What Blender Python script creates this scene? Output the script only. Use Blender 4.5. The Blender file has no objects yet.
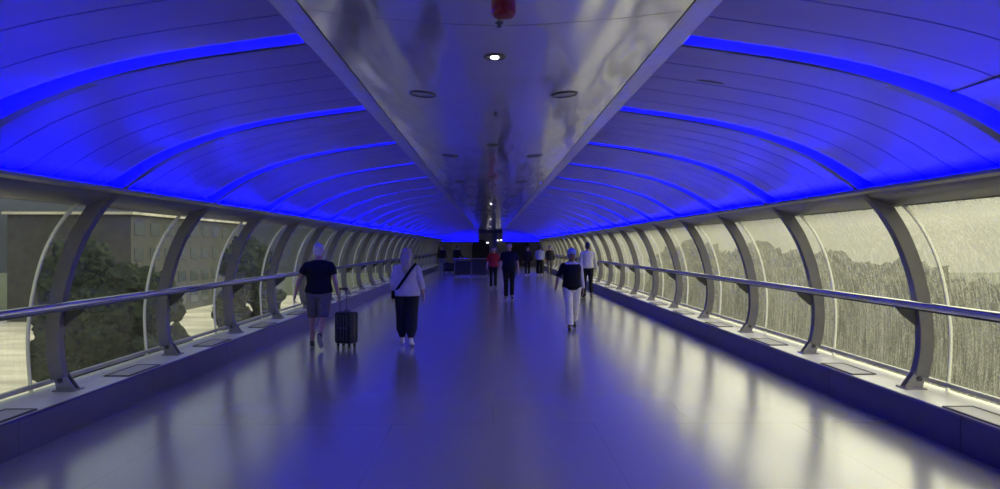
import bpy, bmesh, math, random
from mathutils import Vector, Matrix, noise
random.seed(7)
sc = bpy.context.scene
col = sc.collection
PI = math.pi
EYE = 1.70
PITCH = 2.36          # rib spacing
Y0 = 7.22             # the first rib whose foot is in view
NB = 21               # ribs run to Y0 + NB*PITCH
YEND = Y0 + NB*PITCH + .25
def RY(k): return Y0 + PITCH*k

# ------------------------------------------------------------------ materials
def mat(name, base=(.5,.5,.5), rough=.5, metal=0., spec=.5, build=None, emit=None, estr=0., coat=0.):
    m = bpy.data.materials.new(name); m.use_nodes = True
    nt = m.node_tree; b = nt.nodes['Principled BSDF']
    b.inputs['Base Color'].default_value = (*base, 1)
    b.inputs['Roughness'].default_value = rough
    b.inputs['Metallic'].default_value = metal
    b.inputs['Specular IOR Level'].default_value = spec
    b.inputs['Coat Weight'].default_value = coat
    if emit:
        b.inputs['Emission Color'].default_value = (*emit, 1)
        b.inputs['Emission Strength'].default_value = estr
    if build: build(nt, b)
    return m
def N(nt, t, **kw):
    n = nt.nodes.new(t)
    for k, v in kw.items():
        if k in n.inputs: n.inputs[k].default_value = v
        else: setattr(n, k, v)
    return n
def coords(nt, scale=(1,1,1)):
    tc = N(nt, 'ShaderNodeTexCoord'); mp = N(nt, 'ShaderNodeMapping')
    mp.inputs['Scale'].default_value = scale
    nt.links.new(tc.outputs['Object'], mp.inputs['Vector'])
    return mp.outputs['Vector']
def noise_n(nt, scale, sc3=(1,1,1), detail=3, rough=.5):
    n = N(nt, 'ShaderNodeTexNoise'); n.inputs['Scale'].default_value = scale
    n.inputs['Detail'].default_value = detail; n.inputs['Roughness'].default_value = rough
    nt.links.new(coords(nt, sc3), n.inputs['Vector']); return n.outputs['Fac']
def ramp(nt, fac, stops):
    r = N(nt, 'ShaderNodeValToRGB'); e = r.color_ramp.elements
    while len(e) < len(stops): e.new(.5)
    for i, (p, c) in enumerate(stops):
        e[i].position = p; e[i].color = (*c, 1) if len(c) == 3 else c
    nt.links.new(fac, r.inputs['Fac']); return r.outputs['Color']
def rng(nt, fac, a, b, c, d):
    r = N(nt, 'ShaderNodeMapRange')
    for i, v in enumerate((a, b, c, d)): r.inputs[i+1].default_value = v
    nt.links.new(fac, r.inputs[0]); return r.outputs[0]
def bump(nt, b, h, strength, dist):
    bp = N(nt, 'ShaderNodeBump'); bp.inputs['Strength'].default_value = strength
    bp.inputs['Distance'].default_value = dist
    nt.links.new(h, bp.inputs['Height']); nt.links.new(bp.outputs['Normal'], b.inputs['Normal'])
def vary(c, amt, scale=6, sc3=(1,1,1)):
    def f(nt, b):
        n = noise_n(nt, scale, sc3, 4)
        lo = tuple(x*(1-amt) for x in c); hi = tuple(min(1, x*(1+amt)) for x in c)
        nt.links.new(ramp(nt, n, [(.3, lo), (.7, hi)]), b.inputs['Base Color'])
    return f

def floor_b(nt, b):
    # pale polished resin laid in wide sheets: fine speckle, faint welded joints, scuffs
    v = coords(nt)
    sp = noise_n(nt, 90, detail=2); big = noise_n(nt, .8, (1,.35,1), 2)
    c1 = ramp(nt, sp, [(.3, (.40,.39,.375)), (.7, (.47,.46,.44))])
    c2 = ramp(nt, big, [(.1, (.86,.86,.87)), (.9, (1,1,1))])
    mx = N(nt, 'ShaderNodeMix', data_type='RGBA', blend_type='MULTIPLY'); mx.inputs[0].default_value = 1
    nt.links.new(c1, mx.inputs[6]); nt.links.new(c2, mx.inputs[7])
    br = N(nt, 'ShaderNodeTexBrick', offset=.5); nt.links.new(v, br.inputs['Vector'])
    br.inputs['Scale'].default_value = 1; br.inputs['Brick Width'].default_value = 1.92
    br.inputs['Row Height'].default_value = 2.36; br.inputs['Mortar Size'].default_value = .004
    br.inputs['Color1'].default_value = (1,1,1,1); br.inputs['Color2'].default_value = (.98,.98,.98,1)
    br.inputs['Mortar'].default_value = (.82,.82,.82,1)
    m2 = N(nt, 'ShaderNodeMix', data_type='RGBA', blend_type='MULTIPLY'); m2.inputs[0].default_value = 1
    nt.links.new(mx.outputs[2], m2.inputs[6]); nt.links.new(br.outputs['Color'], m2.inputs[7])
    nt.links.new(m2.outputs[2], b.inputs['Base Color'])
    nt.links.new(rng(nt, noise_n(nt, 1.6, (1,.5,1), 2), .1, .9, .20, .26), b.inputs['Roughness'])
M = {}
M['floor'] = mat('floor_resin', spec=.5, build=floor_b)
M['floor'].node_tree.nodes['Principled BSDF'].inputs['IOR'].default_value = 1.75
M['floor'].node_tree.nodes['Principled BSDF'].inputs['Coat Weight'].default_value = 1
M['floor'].node_tree.nodes['Principled BSDF'].inputs['Coat Roughness'].default_value = .2
M['floor'].node_tree.nodes['Principled BSDF'].inputs['Coat IOR'].default_value = 1.6
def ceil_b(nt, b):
    c = ramp(nt, noise_n(nt, 1.3, (1,2.2,1), 4), [(.1, (.155,.135,.40)), (.9, (.21,.185,.48))])  # blue of the LED wash is partly put into the panel colour
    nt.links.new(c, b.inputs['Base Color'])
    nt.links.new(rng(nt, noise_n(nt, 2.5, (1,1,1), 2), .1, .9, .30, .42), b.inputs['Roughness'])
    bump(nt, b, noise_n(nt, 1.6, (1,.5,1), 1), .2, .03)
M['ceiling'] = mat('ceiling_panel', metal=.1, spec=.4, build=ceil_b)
M['groove'] = mat('dark_gap', (.02,.02,.03), .7)
def hull_b(nt, b):
    nt.links.new(rng(nt, noise_n(nt, 3, (1,1,1), 4), .1, .9, .10, .17), b.inputs['Roughness'])
    c = ramp(nt, noise_n(nt, .9, (1,1,1), 3), [(.1, (.78,.77,.77)), (.9, (.86,.85,.84))])
    nt.links.new(c, b.inputs['Base Color'])
    bump(nt, b, noise_n(nt, 1.5, (2.0,.32,1), 1), .5, .05)
M['hull'] = mat('brushed_metal_bulkhead', metal=.85, build=hull_b)
M['hull_edge'] = mat('bulkhead_edge_metal', (.34,.34,.34), .3, .85, build=lambda nt, b: bump(nt, b, noise_n(nt, 2.5, (1,1,1), 2), .6, .03))
M['seam'] = mat('seam_shadow_gap', (.05,.05,.06), .6)
M['rib'] = mat('grey_rib_paint', (.165,.158,.155), .38, .15, build=vary((.165,.158,.155), .1, 5))
M['rib_foot'] = mat('foot_bracket_steel', (.28,.27,.28), .35, .4)
M['bolt'] = mat('bolt_steel', (.08,.08,.09), .35, .7)
M['trim'] = mat('cornice_metal', (.23,.22,.21), .33, .6, build=vary((.23,.22,.21), .12, 4, (1,.4,1)))
M['kerb'] = mat('dark_kerb_panel', (.055,.05,.105), .3, .3, build=vary((.055,.05,.105), .15, 3))
M['sill'] = mat('pale_sill', (.66,.65,.62), .35, .1, build=vary((.66,.65,.62), .08, 3))
M['chrome'] = mat('polished_handrail_steel', (.62,.62,.65), .14, 1.)
M['gusset'] = mat('black_gusset', (.03,.03,.035), .4, .3)
M['gasket'] = mat('pale_glazing_joint', (.8,.8,.76), .3)
M['frame'] = mat('window_frame_metal', (.50,.50,.49), .35, .5)
M['vent'] = mat('vent_grille_metal', (.50,.49,.47), .35, .3)
M['ventdark'] = mat('vent_slot_dark', (.06,.06,.06), .6)
M['led'] = mat('blue_led', (.0,.0,.2), .5, emit=(.0,.0,1.), estr=380)
M['led2'] = mat('blue_led_rib', (.0,.0,.2), .5, emit=(.0,.0,1.), estr=150)
M['lamp'] = mat('downlight_glow', (1,1,1), .5, emit=(1,.95,.85), estr=14)
M['lobby'] = mat('lobby_fill_glow', (1,1,1), .5, emit=(.8,.75,1.), estr=4)  # glow of the added lobby fill panels
M['lamp2'] = mat('lobby_sign_lamp_glow', (1,1,1), .5, emit=(1,.95,.9), estr=4)
M['lampoff'] = mat('downlight_glass', (.35,.34,.35), .2, .2)
M['ring'] = mat('downlight_ring', (.10,.10,.11), .25, .9)
M['red'] = mat('red_plastic', (.20,.004,.008), .3, spec=.4)
M['black'] = mat('black_plastic', (.010,.010,.012), .55, spec=.3)
M['darkgrey'] = mat('dark_grey_plastic', (.05,.05,.055), .35)
M['endwall'] = mat('lobby_wall', (.34,.33,.34), .6, build=vary((.34,.33,.34), .15, 1.5))
M['portal'] = mat('dark_doorway', (.012,.012,.014), .5)
M['skin'] = mat('skin', (.42,.25,.19), .5, build=vary((.42,.25,.19), .08, 20))
M['skin2'] = mat('skin_dark', (.20,.11,.08), .5, build=vary((.20,.11,.08), .08, 20))
M['eye'] = mat('eye_dark', (.01,.01,.01), .2)
M['lip'] = mat('lips', (.25,.08,.07), .5)
def cloth(name, c, amt=.15): 
    def f(nt, b):
        vary(c, amt, 14)(nt, b)
        bump(nt, b, noise_n(nt, 9, (1,1,.6), 3), .6, .02)
    return mat(name, c, .85, spec=.2, build=f)
M['navy'] = cloth('navy_cotton', (.007,.008,.013))
M['greyshort'] = cloth('grey_shorts_cotton', (.13,.12,.13))
M['whitehair'] = mat('white_hair', (.55,.53,.50), .7, build=vary((.55,.53,.50), .3, 40))
M['blond'] = mat('blond_hair', (.38,.33,.24), .6, build=vary((.38,.33,.24), .35, 30, (4,4,.6)))
M['darkhair'] = mat('dark_hair', (.012,.010,.009), .5)
M['offwhite'] = cloth('off_white_cotton', (.52,.50,.50), .08)
M['blackcloth'] = cloth('black_cloth', (.008,.008,.009))
M['darkpant'] = cloth('dark_trouser_cloth', (.02,.02,.022))
M['whitepant'] = cloth('white_linen', (.62,.60,.57), .08)
M['shoew'] = mat('white_trainer', (.55,.54,.52), .5)
M['shoeb'] = mat('black_shoe', (.012,.012,.012), .35)
M['sole'] = mat('rubber_sole', (.30,.29,.28), .6)
M['capblue'] = cloth('pale_blue_cotton', (.28,.36,.58))
M['redcloth'] = cloth('red_cotton', (.34,.02,.02))
M['shirtblue'] = cloth('pale_blue_shirt', (.30,.32,.42))
M['jeans'] = cloth('faded_denim', (.12,.14,.20))
M['barrier'] = mat('barrier_dark_panel', (.03,.03,.033), .55, spec=.2)
M['leaf'] = mat('leaf_green', (.014,.021,.010), .9, spec=.2, build=vary((.014,.021,.010), .4, 5))
M['bark'] = mat('bark_brown', (.05,.04,.03), .9)
M['grassy'] = mat('verge_green', (.05,.06,.03), .9, build=vary((.05,.06,.03), .3, .3))
M['concrete'] = mat('pale_concrete', (.45,.42,.34), .8, build=vary((.45,.42,.34), .35, .12, (1,3,1)))
M['brick'] = mat('dark_brick', (.035,.035,.033), .8, build=vary((.035,.035,.033), .3, 1))
M['winglass'] = mat('far_window', (.03,.04,.045), .1)

def glass_mat(name, wet_lo, wet_hi, tint, milk):
    m = bpy.data.materials.new(name); m.use_nodes = True
    nt = m.node_tree; nt.nodes.clear()
    out = N(nt, 'ShaderNodeOutputMaterial')
    tr = N(nt, 'ShaderNodeBsdfTransparent'); tr.inputs['Color'].default_value = (*tint, 1)
    tl = N(nt, 'ShaderNodeBsdfTranslucent'); tl.inputs['Color'].default_value = (*milk, 1)
    gl = N(nt, 'ShaderNodeBsdfGlossy'); gl.inputs['Roughness'].default_value = .06
    # rain: long vertical runs and fine droplets on the outer face
    runs = noise_n(nt, 1, (38, 38, 2.2), 4, .6)
    drops = noise_n(nt, 80, (1,1,.55), 3, .7)
    broad = noise_n(nt, .7, (1,1,.8), 3, .5)
    ad = N(nt, 'ShaderNodeMath', operation='MULTIPLY'); nt.links.new(runs, ad.inputs[0]); nt.links.new(drops, ad.inputs[1])
    a2 = N(nt, 'ShaderNodeMath', operation='MULTIPLY_ADD'); nt.links.new(broad, a2.inputs[0])
    a2.inputs[1].default_value = .22; nt.links.new(ad.outputs[0], a2.inputs[2])
    fac = rng(nt, a2.outputs[0], .26, .50, wet_lo, wet_hi)
    bp = N(nt, 'ShaderNodeBump'); bp.inputs['Strength'].default_value = .35; bp.inputs['Distance'].default_value = .004
    nt.links.new(ad.outputs[0], bp.inputs['Height'])
    nt.links.new(bp.outputs['Normal'], gl.inputs['Normal'])
    m1 = N(nt, 'ShaderNodeMixShader'); nt.links.new(fac, m1.inputs[0])
    nt.links.new(tr.outputs[0], m1.inputs[1]); nt.links.new(tl.outputs[0], m1.inputs[2])
    fr = N(nt, 'ShaderNodeFresnel'); fr.inputs['IOR'].default_value = 1.42
    m2 = N(nt, 'ShaderNodeMixShader'); nt.links.new(fr.outputs[0], m2.inputs[0])
    nt.links.new(m1.outputs[0], m2.inputs[1]); nt.links.new(gl.outputs[0], m2.inputs[2])
    nt.links.new(m2.outputs[0], out.inputs['Surface'])
    return m
M['glass_r'] = glass_mat('rain_wet_glass', .14, .58, (.77,.81,.72), (.49,.51,.43))
M['glass_l'] = glass_mat('damp_glass', .0, .13, (.80,.87,.87), (.5,.52,.5))

m = bpy.data.materials.new('glass_outer_face'); m.use_nodes = True; m.node_tree.nodes.clear()
_o = N(m.node_tree, 'ShaderNodeOutputMaterial'); _t = N(m.node_tree, 'ShaderNodeBsdfTransparent'); _t.inputs['Color'].default_value = (.95,.96,.95,1)
m.node_tree.links.new(_t.outputs[0], _o.inputs['Surface']); M['glass_clear'] = m

# ------------------------------------------------------------------ mesh helpers
def link(name, bm, m, parent=None, smooth=True, mats=None):
    me = bpy.data.meshes.new(name)
    bmesh.ops.recalc_face_normals(bm, faces=bm.faces)
    bm.to_mesh(me); bm.free()
    for x in (mats or [m]): me.materials.append(x)
    if smooth:
        me.polygons.foreach_set('use_smooth', [True]*len(me.polygons))
        if hasattr(me, 'set_sharp_from_angle'): me.set_sharp_from_angle(angle=math.radians(35))
    o = bpy.data.objects.new(name, me); col.objects.link(o)
    if parent: o.parent = parent
    return o
def tag(o, label=None, cat=None, group=None, kind=None):
    if label: o['label'] = label
    if cat: o['category'] = cat
    if group: o['group'] = group
    if kind: o['kind'] = kind
    return o
def empty(name, loc=(0,0,0), rz=0):
    o = bpy.data.objects.new(name, None); col.objects.link(o)
    o.location = loc; o.rotation_euler = (0,0,rz); return o
def copy_tree(o, parent=None):
    c = o.copy(); col.objects.link(c)
    if parent: c.parent = parent
    for ch in [x for x in bpy.data.objects if x.parent == o]: copy_tree(ch, c)
    return c
def box(bm, c, s, rot=None, bev=0, mi=0):
    r = bmesh.ops.create_cube(bm, size=1)
    vs = r['verts']
    Mx = Matrix.Translation(c) @ (rot or Matrix()) @ Matrix.Diagonal((*s, 1))
    bmesh.ops.transform(bm, matrix=Mx, verts=vs)
    es = list({e for v in vs for e in v.link_edges})
    fs = {f for v in vs for f in v.link_faces}
    if bev:
        g = bmesh.ops.bevel(bm, geom=es, offset=bev, segments=2, affect='EDGES', profile=.5)
        fs |= set(g['faces'])
    for f in fs:
        if f.is_valid: f.material_index = mi
def tube(bm, pts, rad, seg=10, caps=True, rz=None):
    """round tube through pts; rad is a number or one per point"""
    pts = [Vector(p) for p in pts]; n = len(pts)
    rad = rad if isinstance(rad, (list, tuple)) else [rad]*n
    rings = []; up = None
    for i, p in enumerate(pts):
        d = (pts[min(i+1, n-1)] - pts[max(i-1, 0)]).normalized()
        if up is None:
            up = Vector((0,0,1)) if abs(d.z) < .9 else Vector((1,0,0))
        a = d.cross(up).normalized(); b = a.cross(d).normalized(); up = b
        rings.append([bm.verts.new(p + (a*math.cos(t)+b*math.sin(t))*rad[i]) for t in [2*PI*j/seg for j in range(seg)]])
    for r0, r1 in zip(rings, rings[1:]):
        for j in range(seg): bm.faces.new((r0[j], r0[(j+1)%seg], r1[(j+1)%seg], r1[j]))
    if caps:
        bm.faces.new(rings[0]); bm.faces.new(rings[-1][::-1])
def loft(bm, rings, seg=20):
    """closed stack of ellipses: (center, rx, ry) horizontal"""
    rs = []
    for c, rx, ry in rings:
        c = Vector(c)
        rs.append([bm.verts.new(c + Vector((rx*math.cos(t), ry*math.sin(t), 0))) for t in [2*PI*j/seg for j in range(seg)]])
    for a, b in zip(rs, rs[1:]):
        for j in range(seg): bm.faces.new((a[j], a[(j+1)%seg], b[(j+1)%seg], b[j]))
    bm.faces.new(rs[0]); bm.faces.new(rs[-1][::-1])
def ell(bm, c, r, rot=None, seg=16):
    g = bmesh.ops.create_uvsphere(bm, u_segments=seg, v_segments=max(8, seg//2+2), radius=1)
    bmesh.ops.transform(bm, matrix=Matrix.Translation(c) @ (rot or Matrix()) @ Matrix.Diagonal((*r, 1)), verts=g['verts'])
def cyl(bm, c, r, h, axis='Z', seg=16, r2=None, bev=0):
    g = bmesh.ops.create_cone(bm, cap_ends=True, segments=seg, radius1=r, radius2=r if r2 is None else r2, depth=h)
    R = {'Z': Matrix(), 'X': Matrix.Rotation(PI/2, 4, 'Y'), 'Y': Matrix.Rotation(PI/2, 4, 'X')}[axis]
    bmesh.ops.transform(bm, matrix=Matrix.Translation(c) @ R, verts=g['verts'])
def sweep(bm, prof, ys, s=1, close=True, mi=0):
    """extrude a closed x/z profile along world Y stations"""
    rs = [[bm.verts.new((s*x, y, z)) for x, z in prof] for y in ys]
    n = len(prof)
    for a, b in zip(rs, rs[1:]):
        for j in range(n if close else n-1):
            f = bm.faces.new((a[j], a[(j+1)%n], b[(j+1)%n], b[j])); f.material_index = mi
    if close:
        bm.faces.new(rs[0]); bm.faces.new(rs[-1][::-1])
def catmull(P, sub=6):
    out = []
    P = [Vector(p) for p in P]
    for i in range(len(P)-1):
        p0 = P[max(i-1,0)]; p1 = P[i]; p2 = P[i+1]; p3 = P[min(i+2, len(P)-1)]
        for k in range(sub):
            t = k/sub
            out.append(.5*((2*p1)+(p2-p0)*t+(2*p0-5*p1+4*p2-p3)*t*t+(3*p1-p0-3*p2+p3)*t**3))
    out.append(P[-1]); return out
def normals2(C):
    """outward normals (away from the tunnel) for curves that run foot -> crown on the +x side"""
    out = []
    for i in range(len(C)):
        d = (C[min(i+1, len(C)-1)] - C[max(i-1, 0)]).normalized()
        out.append(Vector((d.y, -d.x)))
    return out

# profile of the tunnel, x from its axis and z above the floor (EYE is added)
RIBC = catmull([(4.12,-1.26),(4.165,-1.05),(4.17,-.80),(4.13,-.50),(4.06,-.22),(3.95,.06),(3.82,.28),(3.70,.43),(3.52,.585),(3.25,.775),(2.95,.93),(2.5,1.09),(1.97,1.21),(1.22,1.315)], 5)
RIBC = [Vector((p.x, p.y+EYE)) for p in RIBC]
CEILC = catmull([(3.88,.42),(3.74,.525),(3.53,.63),(3.265,.795),(2.956,.943),(2.503,1.093),(1.972,1.207),(1.215,1.317)], 5)
CEILC = [Vector((p.x, p.y+EYE)) for p in CEILC]
GLASSC = catmull([(4.36,-1.40),(4.385,-1.10),(4.39,-.80),(4.345,-.45),(4.27,-.15),(4.16,.10),(4.04,.28),(3.90,.43)], 5)
GLASSC = [Vector((p.x, p.y+EYE)) for p in GLASSC]
YS = RY(-5)

# ------------------------------------------------------------------ floor
bm = bmesh.new(); box(bm, (0, (YS+YEND+8)/2, -.05), (9.2, YEND+8-YS, .1))
tag(link('floor', bm, M['floor'], smooth=False), 'pale polished walkway floor reflecting blue light', kind='structure')

# ------------------------------------------------------------------ per side shell
side_word = {1: 'right', -1: 'left'}
for s in (1, -1):
    sw = side_word[s]
    ys = [YS] + [RY(k) for k in range(-4, NB+1)] + [YEND]
    # kerb
    bm = bmesh.new()
    for a, b in zip([YS]+[RY(k)+1.18 for k in range(-4, NB)], [RY(k)+1.18 for k in range(-4, NB)]+[YEND]):
        sweep(bm, [(3.84, 0), (3.84, .285), (3.855, .30), (3.90, .30), (3.90, 0)], [a+.004, b-.004], s)
    tag(link(f'baseboard_{sw}', bm, M['kerb'], smooth=False), f'dark glossy kerb panel along the {sw} edge of the floor', kind='structure')
    # sill
    bm = bmesh.new()
    sweep(bm, [(3.87, .02), (3.87, .305), (4.42, .305), (4.42, .02)], [YS, YEND], s)
    tag(link('trim_1' if s == 1 else 'trim_2', bm, M['sill'], smooth=False), f'pale window sill ledge above the {sw} kerb', kind='structure')
    # glazing bottom rail
    bm = bmesh.new()
    sweep(bm, [(4.30, .36), (4.30, .40), (4.34, .40), (4.34, .36)], [YS, YEND], s)
    tag(link('trim_3' if s == 1 else 'trim_4', bm, M['frame'], smooth=False), f'slim metal rail along the foot of the {sw} glazing', kind='structure')
    # cornice between glass and ceiling
    bm = bmesh.new()
    e = EYE
    prof = [(3.565,e+.565),(3.545,e+.545),(3.55,e+.515),(3.60,e+.495),(3.615,e+.505),(3.66,e+.485),(3.89,e+.385),(3.99,e+.385),(3.99,e+.44),(3.60,e+.51)]
    prof = [(3.57,e+.565),(3.545,e+.55),(3.545,e+.522),(3.60,e+.503),(3.64,e+.508),(3.66,e+.482),(3.88,e+.395),(4.0,e+.395),(4.0,e+.44),(3.85,e+.44),(3.58,e+.53)]
    sweep(bm, prof, [YS, YEND], s)
    tag(link('trim_5' if s == 1 else 'trim_6', bm, M['trim']), f'grey metal cornice over the {sw} windows below the blue ceiling', kind='structure')
    # led strip on the cornice
    bm = bmesh.new()
    for k in range(-5, NB):
        a = RY(k)+.09; b = RY(k+1)-.09
        r = [[bm.verts.new((s*x, y, z)) for x, z in ((3.605, e+.518), (3.645, e+.552))] for y in (a, b)]
        bm.faces.new((r[0][0], r[0][1], r[1][1], r[1][0]))
        r = [[bm.verts.new((s*x, y, z)) for x, z in ((3.607, e+.514), (3.647, e+.548))] for y in (a, b)]
        bm.faces.new((r[0][0], r[1][0], r[1][1], r[0][1]))
    tag(link('trim_7' if s == 1 else 'trim_8', bm, M['led'], smooth=False), f'blue light strip hidden on top of the {sw} cornice', kind='structure')

# ------------------------------------------------------------------ vaulted ceiling, slats running across the tunnel
bm = bmesh.new()
for s in (1, -1):
    Nn = normals2(CEILC)
    for k in range(-5, NB):
        a = RY(k)-.03; b = RY(k+1)-.045; lip = b-.17
        n = 5; w = (lip-a)/n
        st = [(a, 0, 0)]
        for i in range(n):
            y1 = a+w*(i+1)
            if i < n-1: st += [(y1-.012, 0, 0), (y1-.012, .022, 1), (y1+.012, .022, 1), (y1+.012, 0, 0)]
            else: st += [(y1-.10, .0, 0), (y1-.04, .006, 0), (y1, .03, 0)]
        st += [(lip, .12, 0), (b, .12, 0)]
        rows = [[bm.verts.new((s*(p.x+q.x*o), y, p.y+q.y*o)) for p, q in zip(CEILC, Nn)] for y, o, _ in st]
        for i in range(len(rows)-1):
            dark = st[i][2] and st[i+1][2]
            for j in range(len(CEILC)-1):
                f = bm.faces.new((rows[i][j], rows[i][j+1], rows[i+1][j+1], rows[i+1][j])); f.material_index = 1 if dark else 0
                f.smooth = True
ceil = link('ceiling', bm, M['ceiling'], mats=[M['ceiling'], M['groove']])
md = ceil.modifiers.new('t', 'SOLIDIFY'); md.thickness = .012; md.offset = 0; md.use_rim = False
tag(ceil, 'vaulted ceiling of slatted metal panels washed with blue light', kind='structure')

# outer roof skin
bm = bmesh.new()
for s in (1, -1):
    Nn = normals2(CEILC)
    C2 = [(4.02, EYE+.40), (4.10, EYE+.44)] + [(p.x+q.x*.2, p.y+q.y*.2) for p, q in zip(CEILC, Nn)] + [(0, EYE+1.62)]
    r = [[bm.verts.new((s*x, y, z)) for x, z in C2] for y in (YS, YEND+.1)]
    for j in range(len(C2)-1): bm.faces.new((r[0][j], r[0][j+1], r[1][j+1], r[1][j]))
o = link('roof', bm, M['trim']); md = o.modifiers.new('t', 'SOLIDIFY'); md.thickness = .02; md.offset = 0
tag(o, 'outer skin of the walkway roof', kind='structure')

# lengthwise panel joint in the nearest right bay
bm = bmesh.new()
i = min(range(len(CEILC)), key=lambda i: abs(CEILC[i].x-2.85))
p = CEILC[i]; q = normals2(CEILC)[i]
box(bm, (p.x-q.x*.004, 3.75, p.y-q.y*.004), (.016, 1.75, .008), Matrix.Rotation(math.atan2(q.x, q.y), 4, 'Y'))
tag(link('trim_9', bm, M['groove'], smooth=False), 'dark lengthwise joint between ceiling panels at upper right', kind='structure')

# ------------------------------------------------------------------ metal bulkhead down the middle
bm = bmesh.new()
E = EYE
def hull_prof():
    P = []
    for i in range(25):
        t = -1+2*i/24; x = 1.045*t
        P.append((x, E+1.295-.086*(1-abs(t)**1.6)))
    return P
HP = hull_prof()
SEAM = 1.37
ys0 = 4.05-SEAM*5
yy = ys0
while yy < YEND:
    y2 = min(yy+SEAM, YEND)
    st = [yy+.004, yy+.02, yy+SEAM*.25, yy+SEAM*.5, yy+SEAM*.75, yy+SEAM-.02, yy+SEAM-.004]
    rows = []
    for j, y in enumerate(st):
        y = min(y, YEND); d = 0
        rows.append([bm.verts.new((x, y, z+d)) for x, z in HP])
    for a, b in zip(rows, rows[1:]):
        for j in range(24): bm.faces.new((a[j], a[j+1], b[j+1], b[j]))
    ya, yb = yy+SEAM-.004, yy+SEAM+.004
    if yb < YEND:
        r = [[bm.verts.new((x, y, z+.008)) for x, z in HP] for y in (ya, yb)]
        for j in range(24):
            f = bm.faces.new((r[0][j], r[0][j+1], r[1][j+1], r[1][j])); f.material_index = 1
    yy += SEAM
hull = link('ceiling', bm, M['hull'], mats=[M['hull'], M['seam']])
md = hull.modifiers.new('t', 'SOLIDIFY'); md.thickness = .004; md.offset = 0; md.use_rim = False
tag(hull, 'curved shiny metal bulkhead running down the middle of the ceiling', kind='structure')
for s in (1, -1):
    bm = bmesh.new()
    sweep(bm, [(1.06, E+1.298), (1.225, E+1.314), (1.235, E+1.36), (1.06, E+1.36)], [ys0+i*.59 for i in range(int((YEND-ys0)/.59)+1)], s)
    tag(link('trim_10' if s == 1 else 'trim_11', bm, M['hull_edge']), f'metal edge strip on the {side_word[s]} of the central bulkhead', kind='structure')
bm = bmesh.new(); box(bm, (0, (ys0+YEND)/2, E+1.40), (2.5, YEND-ys0, .04))
tag(link('ceiling', bm, M['groove'], smooth=False), 'dark void above the bulkhead joints', kind='structure')

# ------------------------------------------------------------------ glazing, one curved pane per bay and side
NG = normals2(GLASSC)
wn = 0
for s in (1, -1):
    for k in range(-5, NB+1):
        wn += 1
        a = RY(k)-.16; b = min(RY(k+1)-.175, YEND)
        bm = bmesh.new()
        ysub = [a+(b-a)*i/3 for i in range(4)]
        rows = [[bm.verts.new((s*p.x, y, p.y)) for p in GLASSC] for y in ysub]
        for r0, r1 in zip(rows, rows[1:]):
            for j in range(len(GLASSC)-1): bm.faces.new((r0[j], r0[j+1], r1[j+1], r1[j]))
        g = link(f'window_{wn}', bm, M['glass_r'] if s == 1 else M['glass_l'])
        tag(g, f'rain-streaked curved glass pane of the {side_word[s]} wall', kind='structure')
        g.data.materials.append(M['glass_clear']); 
        if g.data.polygons[0].normal.x*s > 0: g.data.flip_normals()
        md = g.modifiers.new('t', 'SOLIDIFY'); md.thickness = .012; md.offset = -1; md.use_rim = False; md.material_offset = 1
        bm = bmesh.new()
        yj = a-.0075
        prof = [(p.x-q.x*.012, p.y-q.y*.012) for p, q in zip(GLASSC, NG)] + [(p.x+q.x*.02, p.y+q.y*.02) for p, q in zip(GLASSC[::-1], NG[::-1])]
        v0 = [bm.verts.new((s*x, yj-.0075, z)) for x, z in prof]; v1 = [bm.verts.new((s*x, yj+.0075, z)) for x, z in prof]
        n = len(prof)
        for j in range(n): bm.faces.new((v0[j], v0[(j+1)%n], v1[(j+1)%n], v1[j]))
        h = n//2
        for vv in (v0, v1):
            for j in range(h-1): bm.faces.new((vv[j], vv[j+1], vv[n-2-j], vv[n-1-j]))
        link('window_joint', bm, M['gasket'], g)

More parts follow.
